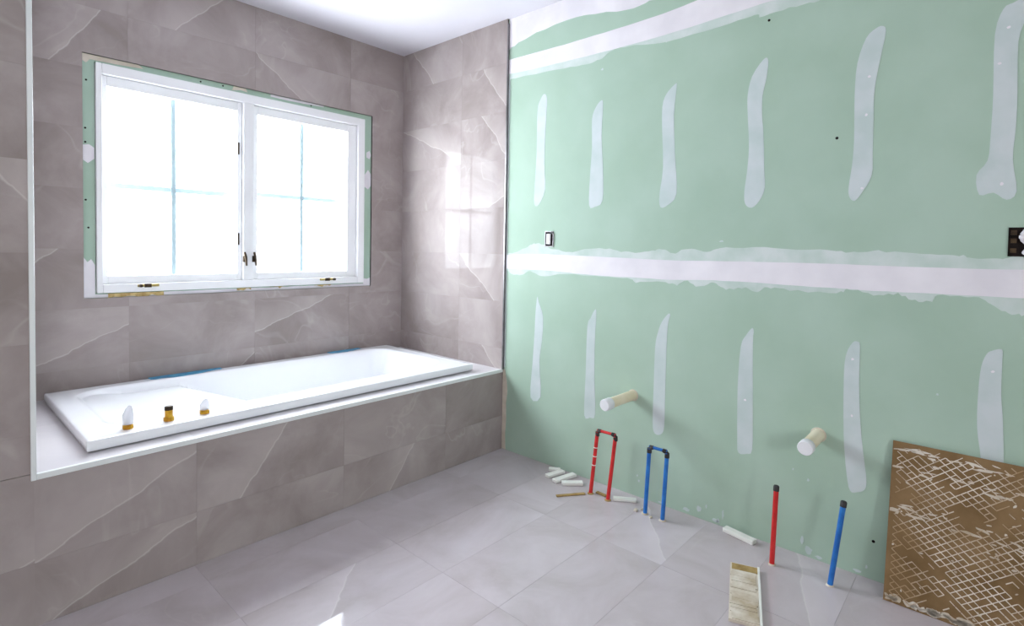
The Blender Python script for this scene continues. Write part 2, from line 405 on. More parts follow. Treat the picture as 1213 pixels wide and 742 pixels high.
# ------------------------------------------------------------------ joint compound on the green wall
STRIPS = [
    [(-0.297, 2.217), (-0.318, 2.18), (-0.313, 2.039), (-0.307, 1.811), (-0.317, 1.649), (-0.269, 1.559), (-0.236, 1.565), (-0.236, 1.677), (-0.246, 1.863), (-0.246, 2.118), (-0.268, 2.188)],
    [(-0.692, 2.109), (-0.71, 2.093), (-0.705, 1.922), (-0.721, 1.71), (-0.72, 1.562), (-0.671, 1.532), (-0.634, 1.54), (-0.635, 1.695), (-0.644, 1.866), (-0.64, 2.016), (-0.661, 2.076)],
    [(-1.126, 2.121), (-1.135, 2.106), (-1.125, 1.966), (-1.136, 1.774), (-1.15, 1.582), (-1.107, 1.526), (-1.065, 1.516), (-1.059, 1.587), (-1.074, 1.722), (-1.06, 1.975), (-1.074, 2.069)],
    [(-1.542, 2.153), (-1.562, 2.147), (-1.558, 2.075), (-1.543, 1.994), (-1.543, 1.91), (-1.552, 1.824), (-1.56, 1.668), (-1.565, 1.583), (-1.544, 1.527), (-1.511, 1.497), (-1.482, 1.516), (-1.477, 1.574), (-1.486, 1.66), (-1.491, 1.774), (-1.481, 1.919), (-1.478, 2.005), (-1.495, 2.088)],
    [(-1.96, 2.183), (-1.981, 2.188), (-1.994, 2.168), (-1.984, 2.091), (-1.971, 2.007), (-1.963, 1.922), (-1.965, 1.822), (-1.966, 1.697), (-1.966, 1.609), (-1.938, 1.548), (-1.912, 1.511), (-1.893, 1.525), (-1.888, 1.564), (-1.897, 1.653), (-1.901, 1.755), (-1.897, 1.933), (-1.902, 2.059), (-1.929, 2.153)],
    [(-2.357, 2.17), (-2.393, 2.176), (-2.391, 2.106), (-2.376, 2.035), (-2.38, 1.85), (-2.38, 1.742), (-2.376, 1.633), (-2.39, 1.523), (-2.365, 1.494), (-2.33, 1.521), (-2.292, 1.515), (-2.282, 1.586), (-2.31, 1.634), (-2.315, 1.717), (-2.317, 1.861), (-2.314, 2.072), (-2.333, 2.155)],
    [(-0.273, 1.001), (-0.284, 0.971), (-0.321, 0.884), (-0.315, 0.732), (-0.299, 0.608), (-0.314, 0.396), (-0.235, 0.378), (-0.246, 0.599), (-0.256, 0.755), (-0.262, 0.909)],
    [(-0.684, 0.955), (-0.698, 0.949), (-0.693, 0.809), (-0.694, 0.599), (-0.705, 0.376), (-0.672, 0.351), (-0.633, 0.357), (-0.636, 0.589), (-0.64, 0.859), (-0.661, 0.91)],
    [(-1.123, 0.978), (-1.134, 0.971), (-1.122, 0.913), (-1.119, 0.735), (-1.119, 0.556), (-1.118, 0.403), (-1.1, 0.36), (-1.066, 0.358), (-1.054, 0.414), (-1.055, 0.595), (-1.057, 0.802), (-1.071, 0.881), (-1.09, 0.934)],
    [(-1.53, 0.952), (-1.538, 0.936), (-1.536, 0.879), (-1.545, 0.572), (-1.548, 0.401), (-1.526, 0.375), (-1.487, 0.371), (-1.48, 0.441), (-1.475, 0.674), (-1.483, 0.86), (-1.504, 0.915)],
    [(-1.923, 0.938), (-1.942, 0.943), (-1.949, 0.922), (-1.951, 0.767), (-1.962, 0.603), (-1.976, 0.485), (-1.988, 0.4), (-1.985, 0.354), (-1.958, 0.334), (-1.934, 0.333), (-1.919, 0.401), (-1.904, 0.556), (-1.897, 0.78), (-1.901, 0.882)],
    [(-2.346, 0.964), (-2.371, 0.972), (-2.374, 0.941), (-2.375, 0.816), (-2.384, 0.703), (-2.392, 0.482), (-2.376, 0.399), (-2.344, 0.398), (-2.331, 0.562), (-2.315, 0.686), (-2.314, 0.814), (-2.319, 0.904), (-2.332, 0.95)],
]
MID_CORE_TOP = [(-0.015, 1.25), (-0.229, 1.261), (-0.458, 1.26), (-0.751, 1.255), (-1.128, 1.248), (-1.404, 1.252), (-1.811, 1.254), (-2.139, 1.251), (-2.418, 1.253)]
MID_CORE_BOT = [(-0.017, 1.163), (-0.299, 1.165), (-0.612, 1.154), (-0.887, 1.151), (-1.131, 1.151), (-1.406, 1.16), (-1.72, 1.156), (-1.987, 1.152), (-2.215, 1.154), (-2.421, 1.156)]
MID_FTOP = [(-0.014, 1.257), (-0.106, 1.272), (-0.21, 1.314), (-0.278, 1.325), (-0.378, 1.296), (-0.504, 1.279), (-0.637, 1.3), (-0.75, 1.302), (-0.87, 1.284), (-1.009, 1.289), (-1.08, 1.303), (-1.139, 1.283), (-1.217, 1.308), (-1.314, 1.294), (-1.402, 1.317), (-1.617, 1.315), (-1.827, 1.308), (-1.915, 1.302), (-1.998, 1.31), (-2.138, 1.299), (-2.245, 1.299), (-2.279, 1.29), (-2.345, 1.289), (-2.383, 1.296), (-2.416, 1.295)]
MID_FBOT = [(-0.017, 1.147), (-0.127, 1.124), (-0.214, 1.155), (-0.325, 1.123), (-0.461, 1.153), (-0.684, 1.145), (-0.887, 1.149), (-0.939, 1.127), (-1.085, 1.135), (-1.166, 1.126), (-1.21, 1.15), (-1.276, 1.122), (-1.349, 1.147), (-1.408, 1.122), (-1.496, 1.131), (-1.54, 1.117), (-1.591, 1.14), (-1.682, 1.135), (-1.859, 1.136), (-1.903, 1.154), (-1.987, 1.138), (-2.067, 1.145), (-2.121, 1.124), (-2.173, 1.128), (-2.187, 1.148), (-2.291, 1.151), (-2.338, 1.124), (-2.384, 1.102), (-2.423, 1.097)]
TOP_CORE_TOP = [(-0.01, 2.479), (-0.377, 2.475), (-0.645, 2.476), (-0.994, 2.483), (-1.237, 2.501)]
TOP_CORE_BOT = [(-0.013, 2.39), (-0.38, 2.378), (-0.747, 2.373), (-1.102, 2.378), (-1.518, 2.4)]
TOP_FBOT = [(-0.013, 2.358), (-0.38, 2.344), (-0.598, 2.332), (-0.698, 2.342), (-0.794, 2.373), (-1.041, 2.345), (-1.103, 2.34), (-1.388, 2.352), (-1.511, 2.359), (-1.52, 2.343), (-1.643, 2.351), (-1.753, 2.349)]
CORN_BOT = [(-0.009, 2.545), (-0.167, 2.586), (-0.511, 2.611), (-0.836, 2.565), (-0.992, 2.571)]

def catmull(P, closed=True, k=4):
    n = len(P); out = []
    rngk = range(n) if closed else range(n - 1)
    for i in rngk:
        g = (lambda q: P[q % n]) if closed else (lambda q: P[max(0, min(n - 1, q))])
        p0, p1, p2, p3 = g(i - 1), g(i), g(i + 1), g(i + 2)
        for s_ in range(k):
            t_ = s_ / k
            out.append(tuple(0.5 * (2 * b_ + (c_ - a_) * t_ + (2 * a_ - 5 * b_ + 4 * c_ - d_) * t_ * t_ + (3 * b_ - a_ - 3 * c_ + d_) * t_ ** 3)
                             for a_, b_, c_, d_ in zip(p0, p1, p2, p3)))
    if not closed: out.append(P[-1])
    return out

def wall_patch(name, P, mt, parent, x=0.0, h=0.001):
    """thin proud patch of filler on the wall plane; P is a closed outline of (y, z)"""
    n = len(P)
    mb = MB()
    V = [(x, y, z) for y, z in P] + [(x - h, y, z) for y, z in P]
    mb.add(V, [tuple(range(n, 2 * n))] + [(i, (i + 1) % n, n + (i + 1) % n, n + i) for i in range(n)])
    return mb.build(name, mt, parent)

def ribbon(name, top, bot, mt, parent, h, x=0.0):
    """band of filler between two ragged edges; built as a strip of quads"""
    def at(Ls, y):
        for (a, za), (b_, zb) in zip(Ls, Ls[1:]):
            if b_ <= y <= a: return zb + (za - zb) * ((y - b_) / max(1e-9, a - b_))
        return Ls[-1][1] if y < Ls[-1][0] else Ls[0][1]
    ys = sorted({round(p[0], 4) for p in top} | {round(p[0], 4) for p in bot}, reverse=True)
    rows = [(y, at(top, y), at(bot, y)) for y in ys]
    rows = [q for q in rows if q[1] - q[2] > 0.0005]
    n = len(rows); V = []; F = []
    for y, a, b_ in rows: V += [(x, y, a), (x, y, b_), (x - h, y, a), (x - h, y, b_)]
    for i in range(n - 1):
        p, q = 4 * i, 4 * i + 4
        F += [(p + 2, q + 2, q + 3, p + 3), (p, q, q + 2, p + 2), (p + 1, p + 3, q + 3, q + 1)]
    F += [(0, 2, 3, 1), (4 * n - 4, 4 * n - 3, 4 * n - 1, 4 * n - 2)]
    return MB().add(V, F).build(name, mt, parent)

def rough_line(Ls, zfar, amp, seed, step=0.035):
    r = random.Random(seed)
    P = catmull(Ls, False, 5)
    P = [(y, z + r.uniform(-amp, amp) * 0.35) for y, z in P]
    y = P[-1][0]
    while y > REAR_Y + 0.01:
        y = max(REAR_Y + 0.005, y - step * r.uniform(0.6, 1.6))
        P.append((y, zfar + r.uniform(-amp, amp)))
    return P

for i, P in enumerate(STRIPS):
    q = wall_patch('filler_strip', catmull(P, True, 3), M['strip'], wall_right, 0.0, 0.0010)
# further studs, out past the frame
for base, k in ((STRIPS[5], 0), (STRIPS[11], 0)):
    for s_ in range(1, 5):
        wall_patch('filler_strip', catmull([(y - 0.41 * s_, z) for y, z in base], True, 3), M['strip'], wall_right, 0.0, 0.0010)
ribbon('joint_tape_feather', rough_line(MID_FTOP, 1.30, 0.012, 1), rough_line(MID_FBOT, 1.12, 0.015, 2), M['feather'], wall_right, 0.0014)
ribbon('joint_tape', rough_line(MID_CORE_TOP, 1.25, 0.002, 3), rough_line(MID_CORE_BOT, 1.155, 0.004, 4), M['mud'], wall_right, 0.0022)
tt_, tb_, tf_ = rough_line(TOP_CORE_TOP, 2.49, 0.003, 5), rough_line(TOP_CORE_BOT, 2.40, 0.003, 6), rough_line(TOP_FBOT, 2.35, 0.01, 7)
ribbon('joint_tape_feather', tt_, tf_, M['feather'], wall_right, 0.0014)
ribbon('joint_tape', tt_, tb_, M['mud'], wall_right, 0.0022)
ribbon('corner_compound', [(-0.009, H - 0.001), (REAR_Y + 0.01, H - 0.001)], rough_line(CORN_BOT, 2.57, 0.012, 8), M['mud'], wall_right, 0.0016)
# edge of the board beside the metal strip, and the plaster return beside the deck
ribbon('corner_compound', [(-0.0095, 2.40), (-0.020, 2.40), (-0.034, 2.30)][:2], [(-0.0095, 0.53), (-0.020, 0.53)], M['strip'], wall_right, 0.0012)
wall_patch('plaster_edge', [(-0.002, 0.515), (-0.018, 0.515), (-0.036, 0.44), (-0.042, 0.38), (-0.032, 0.30), (-0.036, 0.2), (-0.028, 0.1), (-0.034, 0.003), (-0.002, 0.003)],
           M['plaster'], wall_right, 0.0, 0.004)
# splashes of compound along the floor and screw dimples
r = random.Random(5)
def blob(cy, cz, ry, rz, n=9):
    return [(cy + ry * r.uniform(0.6, 1.2) * math.cos(2 * math.pi * k / n), cz + rz * r.uniform(0.6, 1.2) * math.sin(2 * math.pi * k / n)) for k in range(n)]
for y, z, ry, rz in ((-1.31, 0.045, 0.018, 0.018), (-1.345, 0.07, 0.006, 0.012), (-1.39, 0.018, 0.03, 0.010), (-1.245, 0.022, 0.035, 0.010), (-1.425, 0.06, 0.008, 0.03), (-1.405, 0.02, 0.012, 0.012),
                     (-1.79, 0.03, 0.024, 0.022), (-1.765, 0.065, 0.010, 0.022), (-1.83, 0.014, 0.02, 0.008), (-1.97, 0.016, 0.03, 0.008), (-2.0, 0.045, 0.006, 0.012), (-0.985, 0.085, 0.008, 0.009),
                     (-0.975, 0.11, 0.006, 0.008), (-1.12, 0.012, 0.04, 0.007), (-1.78, 0.33, 0.008, 0.008), (-1.72, 0.36, 0.005, 0.008), (-2.2, 0.78, 0.006, 0.006), (-0.7, 2.28, 0.012, 0.008), (-1.38, 1.345, 0.02, 0.005)):
    ry *= 0.62; rz *= 0.8
    z = max(z, rz * 1.25 + 0.002)
    wall_patch('compound_splash', catmull(blob(y, z, ry, rz, 11), True, 3), M['strip'], wall_right, 0.0, 0.0011)
for y, z in ((-1.84, 1.77), (-1.56, 2.32), (-2.02, 0.155)):
    wall_patch('screw_hole', [(y + 0.006 * math.cos(a * 0.785), z + 0.006 * math.sin(a * 0.785)) for a in range(8)], M['hole'], wall_right, 0.0, 0.0008)
for y, z in ((-1.945, 2.0), (-1.935, 1.56), (-2.33, 1.97), (-2.35, 1.55), (-2.35, 2.09), (-1.925, 0.87), (-2.35, 0.89), (-1.94, 1.85), (-1.51, 0.62), (-1.93, 0.64)):
    wall_patch('screw_spot', blob(y, z, 0.006, 0.006, 7), M['mud'], wall_right, 0.0, 0.0016)

# compound and foam around the window (patches on the bare board at the window wall)
def back_patch(name, P, mt, h=0.0015):
    n = len(P); y = D + TT
    V = [(a, y, b_) for a, b_ in P] + [(a, y - h, b_) for a, b_ in P]
    return MB().add(V, [tuple(range(n, 2 * n))] + [(i, (i + 1) % n, n + (i + 1) % n, n + i) for i in range(n)]).build(name, mt, wall_back)
def frayed(x0, x1, z0, z1, amp, n, seed, edge='top'):
    q = random.Random(seed); P = []
    for k in range(n + 1): P.append((x0 + (x1 - x0) * k / n, z0 + (q.uniform(0, amp) if edge in ('bot', 'both') else 0)))
    for k in range(n, -1, -1): P.append((x0 + (x1 - x0) * k / n, z1 - (q.uniform(0, amp) if edge in ('top', 'both') else 0)))
    return P
back_patch('corner_compound', frayed(OPEN_T[0] + 0.001, OPEN_T[1] - 0.001, 1.001, 1.020, 0.003, 40, 1), M['mud'])
back_patch('corner_compound', [(-1.961, 1.001), (-1.914, 1.001), (-1.914, 1.17), (-1.93, 1.20), (-1.945, 1.185), (-1.961, 1.21)], M['mud'], 0.002)
back_patch('corner_compound', [(-1.961, 1.70), (-1.94, 1.685), (-1.914, 1.71), (-1.914, 1.765), (-1.935, 1.78), (-1.961, 1.775)], M['mud'], 0.002)
back_patch('corner_compound', [(-1.961, 2.195), (-1.945, 2.185), (-1.93, 2.205), (-1.80, 2.208), (-1.70, 2.215), (-1.72, 2.23), (-1.961, 2.23)], M['plaster'], 0.002)
back_patch('corner_compound', [(-1.25, 2.203), (-1.2, 2.215), (-1.16, 2.21), (-1.17, 2.23), (-1.24, 2.23)], M['plaster'], 0.002)
back_patch('corner_compound', [(-1.02, 2.216), (-0.9, 2.214), (-0.78, 2.217), (-0.66, 2.222), (-0.66, 2.23), (-1.02, 2.23)], M['mud'], 0.002)
back_patch('corner_compound', [(-0.342, 1.72), (-0.31, 1.70), (-0.286, 1.73), (-0.286, 1.81), (-0.31, 1.84), (-0.342, 1.80)], M['mud'], 0.002)
back_patch('corner_compound', [(-0.325, 1.93), (-0.30, 1.92), (-0.287, 1.95), (-0.30, 1.98), (-0.325, 1.965)], M['mud'], 0.002)
back_patch('corner_compound', [(-0.342, 1.001), (-0.286, 1.001), (-0.286, 1.06), (-0.31, 1.05), (-0.342, 1.055)], M['mud'], 0.002)
for x0, x1, zz, s_ in ((-1.86, -1.61, 0.996, 3), (-1.22, -1.14, 1.006, 4), (-1.02, -0.93, 1.010, 5), (-0.72, -0.60, 1.008, 6)):
    back_patch('foam_bead', frayed(x0, x1, zz, 1.021, 0.014, 9, s_, 'bot'), M['foam'], 0.009)
for x, z in ((-1.945, 2.10), (-1.95, 1.86), (-1.95, 1.79), (-1.95, 1.50), (-1.94, 1.36), (-1.42, 2.214), (-1.30, 2.218), (-0.75, 2.214)):
    back_patch('screw_hole', [(x + 0.005 * math.cos(a * 0.785), z + 0.005 * math.sin(a * 0.785)) for a in range(8)], M['hole'], 0.0008)

# ------------------------------------------------------------------ window
YF = D - 0.004
win = structure(empty('window_1', (-1.127, YF, WIN[2])), 'white twin casement window with grilles in the tiled wall')
def wpart(name, mb, mt, parent):
    o = mb.build(name, mt, parent)
    if parent == win: o.matrix_parent_inverse = Matrix.Translation(-win.location)
    return o
x0, x1, z0, z1 = WIN[0] + 0.003, WIN[1] - 0.003, WIN[2] + 0.003, WIN[3] - 0.003
fl, fr_, ft, fb = 0.026, 0.052, 0.052, 0.044
MX0, MX1 = -1.186, -1.126
fm = MB()
fm.box(x0, x0 + fl, YF, YF + 0.13, z0, z1); fm.box(x1 - fr_, x1, YF, YF + 0.13, z0, z1)
fm.box(x0 + fl, x1 - fr_, YF, YF + 0.13, z1 - ft, z1); fm.box(x0 + fl, x1 - fr_, YF, YF + 0.13, z0, z0 + fb)
bevel(wpart('window_frame', fm, M['vinyl'], win), 0.003)
bevel(wpart('mullion', MB().box(MX0, MX1, YF + 0.004, YF + 0.13, z0 + fb, z1 - ft), M['vinyl'], win), 0.003)
GZ0, GZ1 = 1.112, 2.090
for (sx0, sx1, gx0, gx1, mv, mh, hx) in ((x0 + fl, MX0, -1.858, -1.214, -1.545, 1.587, 1), (MX1, x1 - fr_, -1.094, -0.470, -0.790, 1.602, 0)):
    sz0, sz1 = z0 + fb, z1 - ft
    ys0, ys1 = YF + 0.026, YF + 0.075
    sb = MB(); e_ = 0.0015
    sb.box(sx0 + e_, gx0, ys0, ys1, sz0 + e_, sz1 - e_); sb.box(gx1, sx1 - e_, ys0, ys1, sz0 + e_, sz1 - e_)
    sb.box(gx0, gx1, ys0, ys1, sz0 + e_, GZ0); sb.box(gx0, gx1, ys0, ys1, GZ1, sz1 - e_)
    sash = bevel(wpart('sash', sb, M['vinyl'], win), 0.003)
    def sp(name, mb, mt):
        o = mb.build(name, mt, sash); return o
    gy = YF + 0.056
    sp('pane', MB().box(gx0 - 0.004, gx1 + 0.004, gy - 0.002, gy + 0.002, GZ0 - 0.004, GZ1 + 0.004), M['glass'])
    sp('grille_bar', MB().box(mv - 0.012, mv + 0.012, gy + 0.004, gy + 0.010, GZ0, GZ1), M['grille'])
    sp('grille_bar', MB().box(gx0, gx1, gy + 0.0105, gy + 0.0165, mh - 0.014, mh + 0.014), M['grille'])
    if hx:
        for zc in (1.866, 1.32):
            sp('hinge', MB().box(gx1 + 0.001, gx1 + 0.011, ys0 - 0.004, ys0 + 0.002, zc - 0.036, zc + 0.036), M['darkmetal'])
# cranks on the sill of the frame
for cx0, cx1, knob in ((-1.735, -1.635, 0), (-0.690, -0.580, 1)):
    yc, zc = YF - 0.010, 1.058
    cm = MB().box(cx0, cx1, yc, YF - 0.0005, zc - 0.007, zc + 0.007)
    ck = bevel(wpart('crank', cm, M['goldcrank'], win), 0.003)
    kx = cx1 - 0.012 if knob else cx0 + 0.012
    MB().tube([(kx, yc - 0.018, zc), (kx, yc, zc)], [0.008, 0.009], 14).build('crank_knob', M['darkmetal'], ck)
    MB().box((cx0 + cx1) / 2 - 0.02, (cx0 + cx1) / 2 + 0.012, yc - 0.006, yc, zc - 0.010, zc + 0.010).build('crank_base', M['darkmetal'], ck)
for lx in (MX0 + 0.002, MX1 - 0.002 + 0.001):
    lk = MB(); zc = 1.198; yy = YF + 0.0035
    lk.tube([(lx, yy - 0.012, zc + 0.042), (lx + 0.004, yy - 0.020, zc + 0.012), (lx + 0.010, yy - 0.016, zc - 0.040)], [0.006, 0.008, 0.005], 10)
    lk.box(lx - 0.008, lx + 0.010, yy - 0.012, yy, zc - 0.018, zc + 0.02)
    wpart('latch_handle', lk, M['darkmetal'], win)

# ------------------------------------------------------------------ tub deck (tiled box the bath drops into)
deck = tag(empty('tub_deck', (-L / 2, 0.0, 0.0)), 'low grey stone-tiled platform under the window holding the bath', 'tub deck')
def dpart(o):
    return o
INV = Matrix.Translation(-deck.location)
TX0, TX1, TY0, TY1 = -2.122, -0.188, 0.098, 1.005
ZT = 0.562
cm = MB()
OPEN_D = (TX0 + 0.05, TX1 - 0.05, TY0 + 0.05, TY1 - 0.03)
cm.box(-L, -TT, TT, 0.05, 0.0, DECK - TT)
cm.box(-L, OPEN_D[0] - 0.0, 0.05, D, 0.0, DECK - TT); cm.box(OPEN_D[1], -TT, 0.05, D, 0.0, DECK - TT)
cm.box(OPEN_D[0], OPEN_D[1], OPEN_D[3], D, 0.0, DECK - TT); cm.box(OPEN_D[0], OPEN_D[1], 0.05, OPEN_D[2], 0.0, DECK - TT)
core = cm.build('deck_frame', M['grout'], deck)
before = set(bpy.data.objects)
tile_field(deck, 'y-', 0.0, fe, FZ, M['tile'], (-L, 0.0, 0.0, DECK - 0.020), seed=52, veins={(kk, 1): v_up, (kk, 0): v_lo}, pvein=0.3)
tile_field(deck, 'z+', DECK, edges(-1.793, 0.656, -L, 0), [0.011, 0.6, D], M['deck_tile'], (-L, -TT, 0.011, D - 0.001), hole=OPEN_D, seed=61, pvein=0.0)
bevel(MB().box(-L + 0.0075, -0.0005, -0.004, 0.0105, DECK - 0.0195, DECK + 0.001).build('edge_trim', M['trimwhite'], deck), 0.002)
for o in deck.children: o.matrix_parent_inverse = INV

# ------------------------------------------------------------------ bathtub
tub = tag(empty('bathtub', ((TX0 + TX1) / 2, (TY0 + TY1) / 2, DECK)), 'white acrylic drop-in bath with wide rim set in the tiled deck', 'bathtub')
TINV = Matrix.Translation(-tub.location)
BX0, BX1, BY0, BY1, BR = -2.035, -0.275, 0.225, 0.940, 0.13
def sstep(t_):
    t_ = max(0.0, min(1.0, t_)); return t_ * t_ * (3 - 2 * t_)
def tub_z(x, y):
    cx, cy = (BX0 + BX1) / 2, (BY0 + BY1) / 2
    qx, qy = abs(x - cx) - ((BX1 - BX0) / 2 - BR), abs(y - cy) - ((BY1 - BY0) / 2 - BR)
    d_ = -(math.hypot(max(qx, 0), max(qy, 0)) + min(max(qx, qy), 0) - BR)
    if d_ <= 0: return ZT
    lip = 0.012 * sstep(d_ / 0.02)
    wall_ = 0.38 * sstep((d_ - 0.0) / 0.16)
    # reclined end: shallow shoulder that breaks into the well along a slanting crease
    xc = -1.585 + 0.25 * (BY1 - y)
    rec = 0.030 * sstep((x - BX0) / 0.30) + max(0.0, (x - xc)) * 0.9
    return ZT - max(lip, min(wall_, lip + rec))
NX, NY = 170, 84
V = []; F = []
for j in range(NY + 1):
    for i in range(NX + 1):
        x, y = TX0 + (TX1 - TX0) * i / NX, TY0 + (TY1 - TY0) * j / NY
        V.append((x, y, tub_z(x, y)))
for j in range(NY):
    for i in range(NX):
        a = j * (NX + 1) + i; F.append((a, a + 1, a + NX + 2, a + NX + 1))
# rolled outer lip down to the deck
ring = [i for i in range(NX + 1)] + [j * (NX + 1) + NX for j in range(1, NY + 1)] + [NY * (NX + 1) + i for i in range(NX - 1, -1, -1)] + [j * (NX + 1) for j in range(NY - 1, 0, -1)]
cxm, cym = (TX0 + TX1) / 2, (TY0 + TY1) / 2
prev = ring
for dx, zz in ((0.003, ZT - 0.002), (0.005, ZT - 0.006), (0.005, ZT - 0.034), (0.001, ZT - 0.040), (-0.035, ZT - 0.040), (-0.035, ZT - 0.0445)):
    cur = []
    for idx in ring:
        x, y, _ = V[idx]
        ox = dx if abs(x - TX1) < 1e-6 else (-dx if abs(x - TX0) < 1e-6 else 0)
        oy = dx if abs(y - TY1) < 1e-6 else (-dx if abs(y - TY0) < 1e-6 else 0)
        cur.append(len(V)); V.append((x + ox, y + oy, zz))
    n = len(ring)
    for k in range(n): F.append((prev[k], cur[k], cur[(k + 1) % n], prev[(k + 1) % n]))
    prev = cur
shell = MB().add(V, F, True).build('shell', M['acrylic'], tub)
shell.data.set_sharp_from_angle(angle=0.9)
dr = MB().tube([(-1.15, 0.58, tub_z(-1.15, 0.58) + 0.0005), (-1.15, 0.58, tub_z(-1.15, 0.58) + 0.004)], [0.035, 0.032], 24).build('drain', M['trimmetal'], tub)
for fx, fy, kind in ((-1.986, 0.160, 'sleeve'), (-1.845, 0.160, 'brass'), (-1.710, 0.160, 'short')):
    zb = ZT + 0.0002
    base = MB().tube([(fx, fy, zb), (fx, fy, zb + 0.014), (fx, fy, zb + 0.0141), (fx, fy, zb + 0.018)], [0.019, 0.019, 0.014, 0.014], 6 if kind != 'brass' else 20)
    fit = base.build('faucet_fitting', M['brass'], tub)
    if kind == 'brass':
        fit['label'] = 'bare brass threaded stub on the rim'
        MB().tube([(fx, fy, zb + 0.018), (fx, fy, zb + 0.044)], [0.0145, 0.0145], 20).build('threaded_stem', M['brass'], fit)
        MB().tube([(fx, fy, zb + 0.044), (fx, fy, zb + 0.058), (fx, fy, zb + 0.060)], [0.0155, 0.0155, 0.010], 20).build('dark_cap', M['darkmetal'], fit)
    else:
        hh = 0.088 if kind == 'sleeve' else 0.060
        fit['label'] = 'brass nut under a milky plastic sleeve on the rim'
        MB().tube([(fx, fy, zb + 0.018), (fx, fy, zb + hh * 0.6), (fx + 0.004, fy, zb + hh * 0.85), (fx + 0.007, fy, zb + hh)], [0.017, 0.018, 0.012, 0.005], 18).build('plastic_sleeve', M['sleeve'], fit)
        MB().tube([(fx, fy, zb + 0.018), (fx, fy, zb + hh * 0.5)], [0.009, 0.009], 14).build('valve_stem', M['pvcwhite'], fit)
for o in tub.children: o.matrix_parent_inverse = TINV

# strips of blue protective film caught between rim and wall
def film(xa, xb, w, seed, label):
    q = random.Random(seed); mb = MB(); n = 14; top = []; bot = []
    for k in range(n + 1):
        x = xa + (xb - xa) * k / n
        yo = TY1 - 0.004 - w * (0.35 + 0.65 * math.sin(math.pi * min(1, 0.08 + k / n))) * q.uniform(0.75, 1.1)
        top.append((x, yo)); bot.append((x, TY1 + 0.0105))
    V = []; F = []
    for (x, ya), (_, yb) in zip(top, bot):
        V += [(x, ya, ZT + 0.0006), (x, TY1 + 0.0055, ZT + 0.0006 + q.uniform(0.0, 0.003)), (x, yb, ZT - 0.012), (x, yb, ZT - 0.0445),
              (x, ya, ZT + 0.0018), (x, TY1 + 0.007, ZT + 0.0045), (x, yb + 0.0015, ZT - 0.012), (x, yb + 0.0015, ZT - 0.0445)]
    for k in range(n):
        a, b_ = 8 * k, 8 * k + 8
        for i in range(3):
            F += [(a + i, b_ + i, b_ + i + 1, a + i + 1), (a + 4 + i, a + 5 + i, b_ + 5 + i, b_ + 4 + i)]
        F += [(a, a + 4, b_ + 4, b_), (a + 3, b_ + 3, b_ + 7, a + 7)]
    F += [(0, 1, 5, 4), (1, 2, 6, 5), (2, 3, 7, 6)]
    a = 8 * n; F += [(a, a + 4, a + 5, a + 1), (a + 1, a + 5, a + 6, a + 2), (a + 2, a + 6, a + 7, a + 3)]
    tag(mb.add(V, F).build('protective_film', M['bluefilm']), label, 'plastic film')
film(-1.70, -1.34, 0.055, 2, 'long torn strip of blue film behind the bath rim near the taps')
film(-0.66, -0.42, 0.045, 3, 'short scrap of blue film behind the bath rim near the tiled end wall')

# ------------------------------------------------------------------ wall services
def elec(name, yc, zc, hy, hz, label, cat, kind):
    e = tag(empty(name, (0, yc, zc)), label, cat)
    mb = MB(); w = 0.004; dpt = 0.003
    fr2 = MB()
    fr2.box(-0.006, -0.0015, yc - hy, yc + hy, zc + hz - w, zc + hz); fr2.box(-0.006, -0.0015, yc - hy, yc + hy, zc - hz, zc - hz + w)
    fr2.box(-0.006, -0.0015, yc - hy, yc - hy + w, zc - hz + w, zc + hz - w); fr2.box(-0.006, -0.0015, yc + hy - w, yc + hy, zc - hz + w, zc + hz - w)
    parts = [fr2.build('box_rim', M['trimmetal'] if kind == 'small' else M['hole'], e)]
    parts.append(MB().box(-0.0030, -0.0015, yc - hy + w, yc + hy - w, zc - hz + w, zc + hz - w).build('box_back', M['hole'], e))
    if kind == 'small':
        parts.append(bevel(MB().box(-0.014, -0.003, yc - 0.013, yc + 0.015, zc - 0.031, zc + 0.031).build('device_body', M['wire'], e), 0.002))
        parts.append(MB().box(-0.008, -0.003, yc - hy + 0.002, yc - 0.014, zc + 0.032, zc + hz - 0.001).build('mounting_tab', M['black'], e))
    else:
        for k in range(4):
            yy = yc + hy - 0.045 - k * 0.026
            pts = [(-0.004, yy, zc - 0.040 + 0.010 * k), (-0.022, yy - 0.012, zc - 0.012), (-0.026, yy + 0.008, zc + 0.014), (-0.012, yy - 0.004, zc + 0.040)]
            parts.append(MB().tube(catmull(pts, False, 6), 0.011, 10).build('wire', M['wire'], e))
        for zz in (-0.030, 0.004, 0.032):
            parts.append(MB().box(-0.010, -0.003, yc + hy - 0.022, yc + hy - 0.006, zc + zz - 0.008, zc + zz + 0.008).build('terminal', M['darkmetal'], e))
    inv = Matrix.Translation(-e.location)
    for o in parts: o.matrix_parent_inverse = inv
elec('electrical_box', -0.358, 1.352, 0.032, 0.046, 'small narrow metal outlet box with a white device near the tiled alcove', 'outlet box', 'small')
elec('electrical_box', -2.452, 1.348, 0.078, 0.050, 'wide dark outlet box stuffed with white wires above the leaning tile', 'outlet box', 'wide')

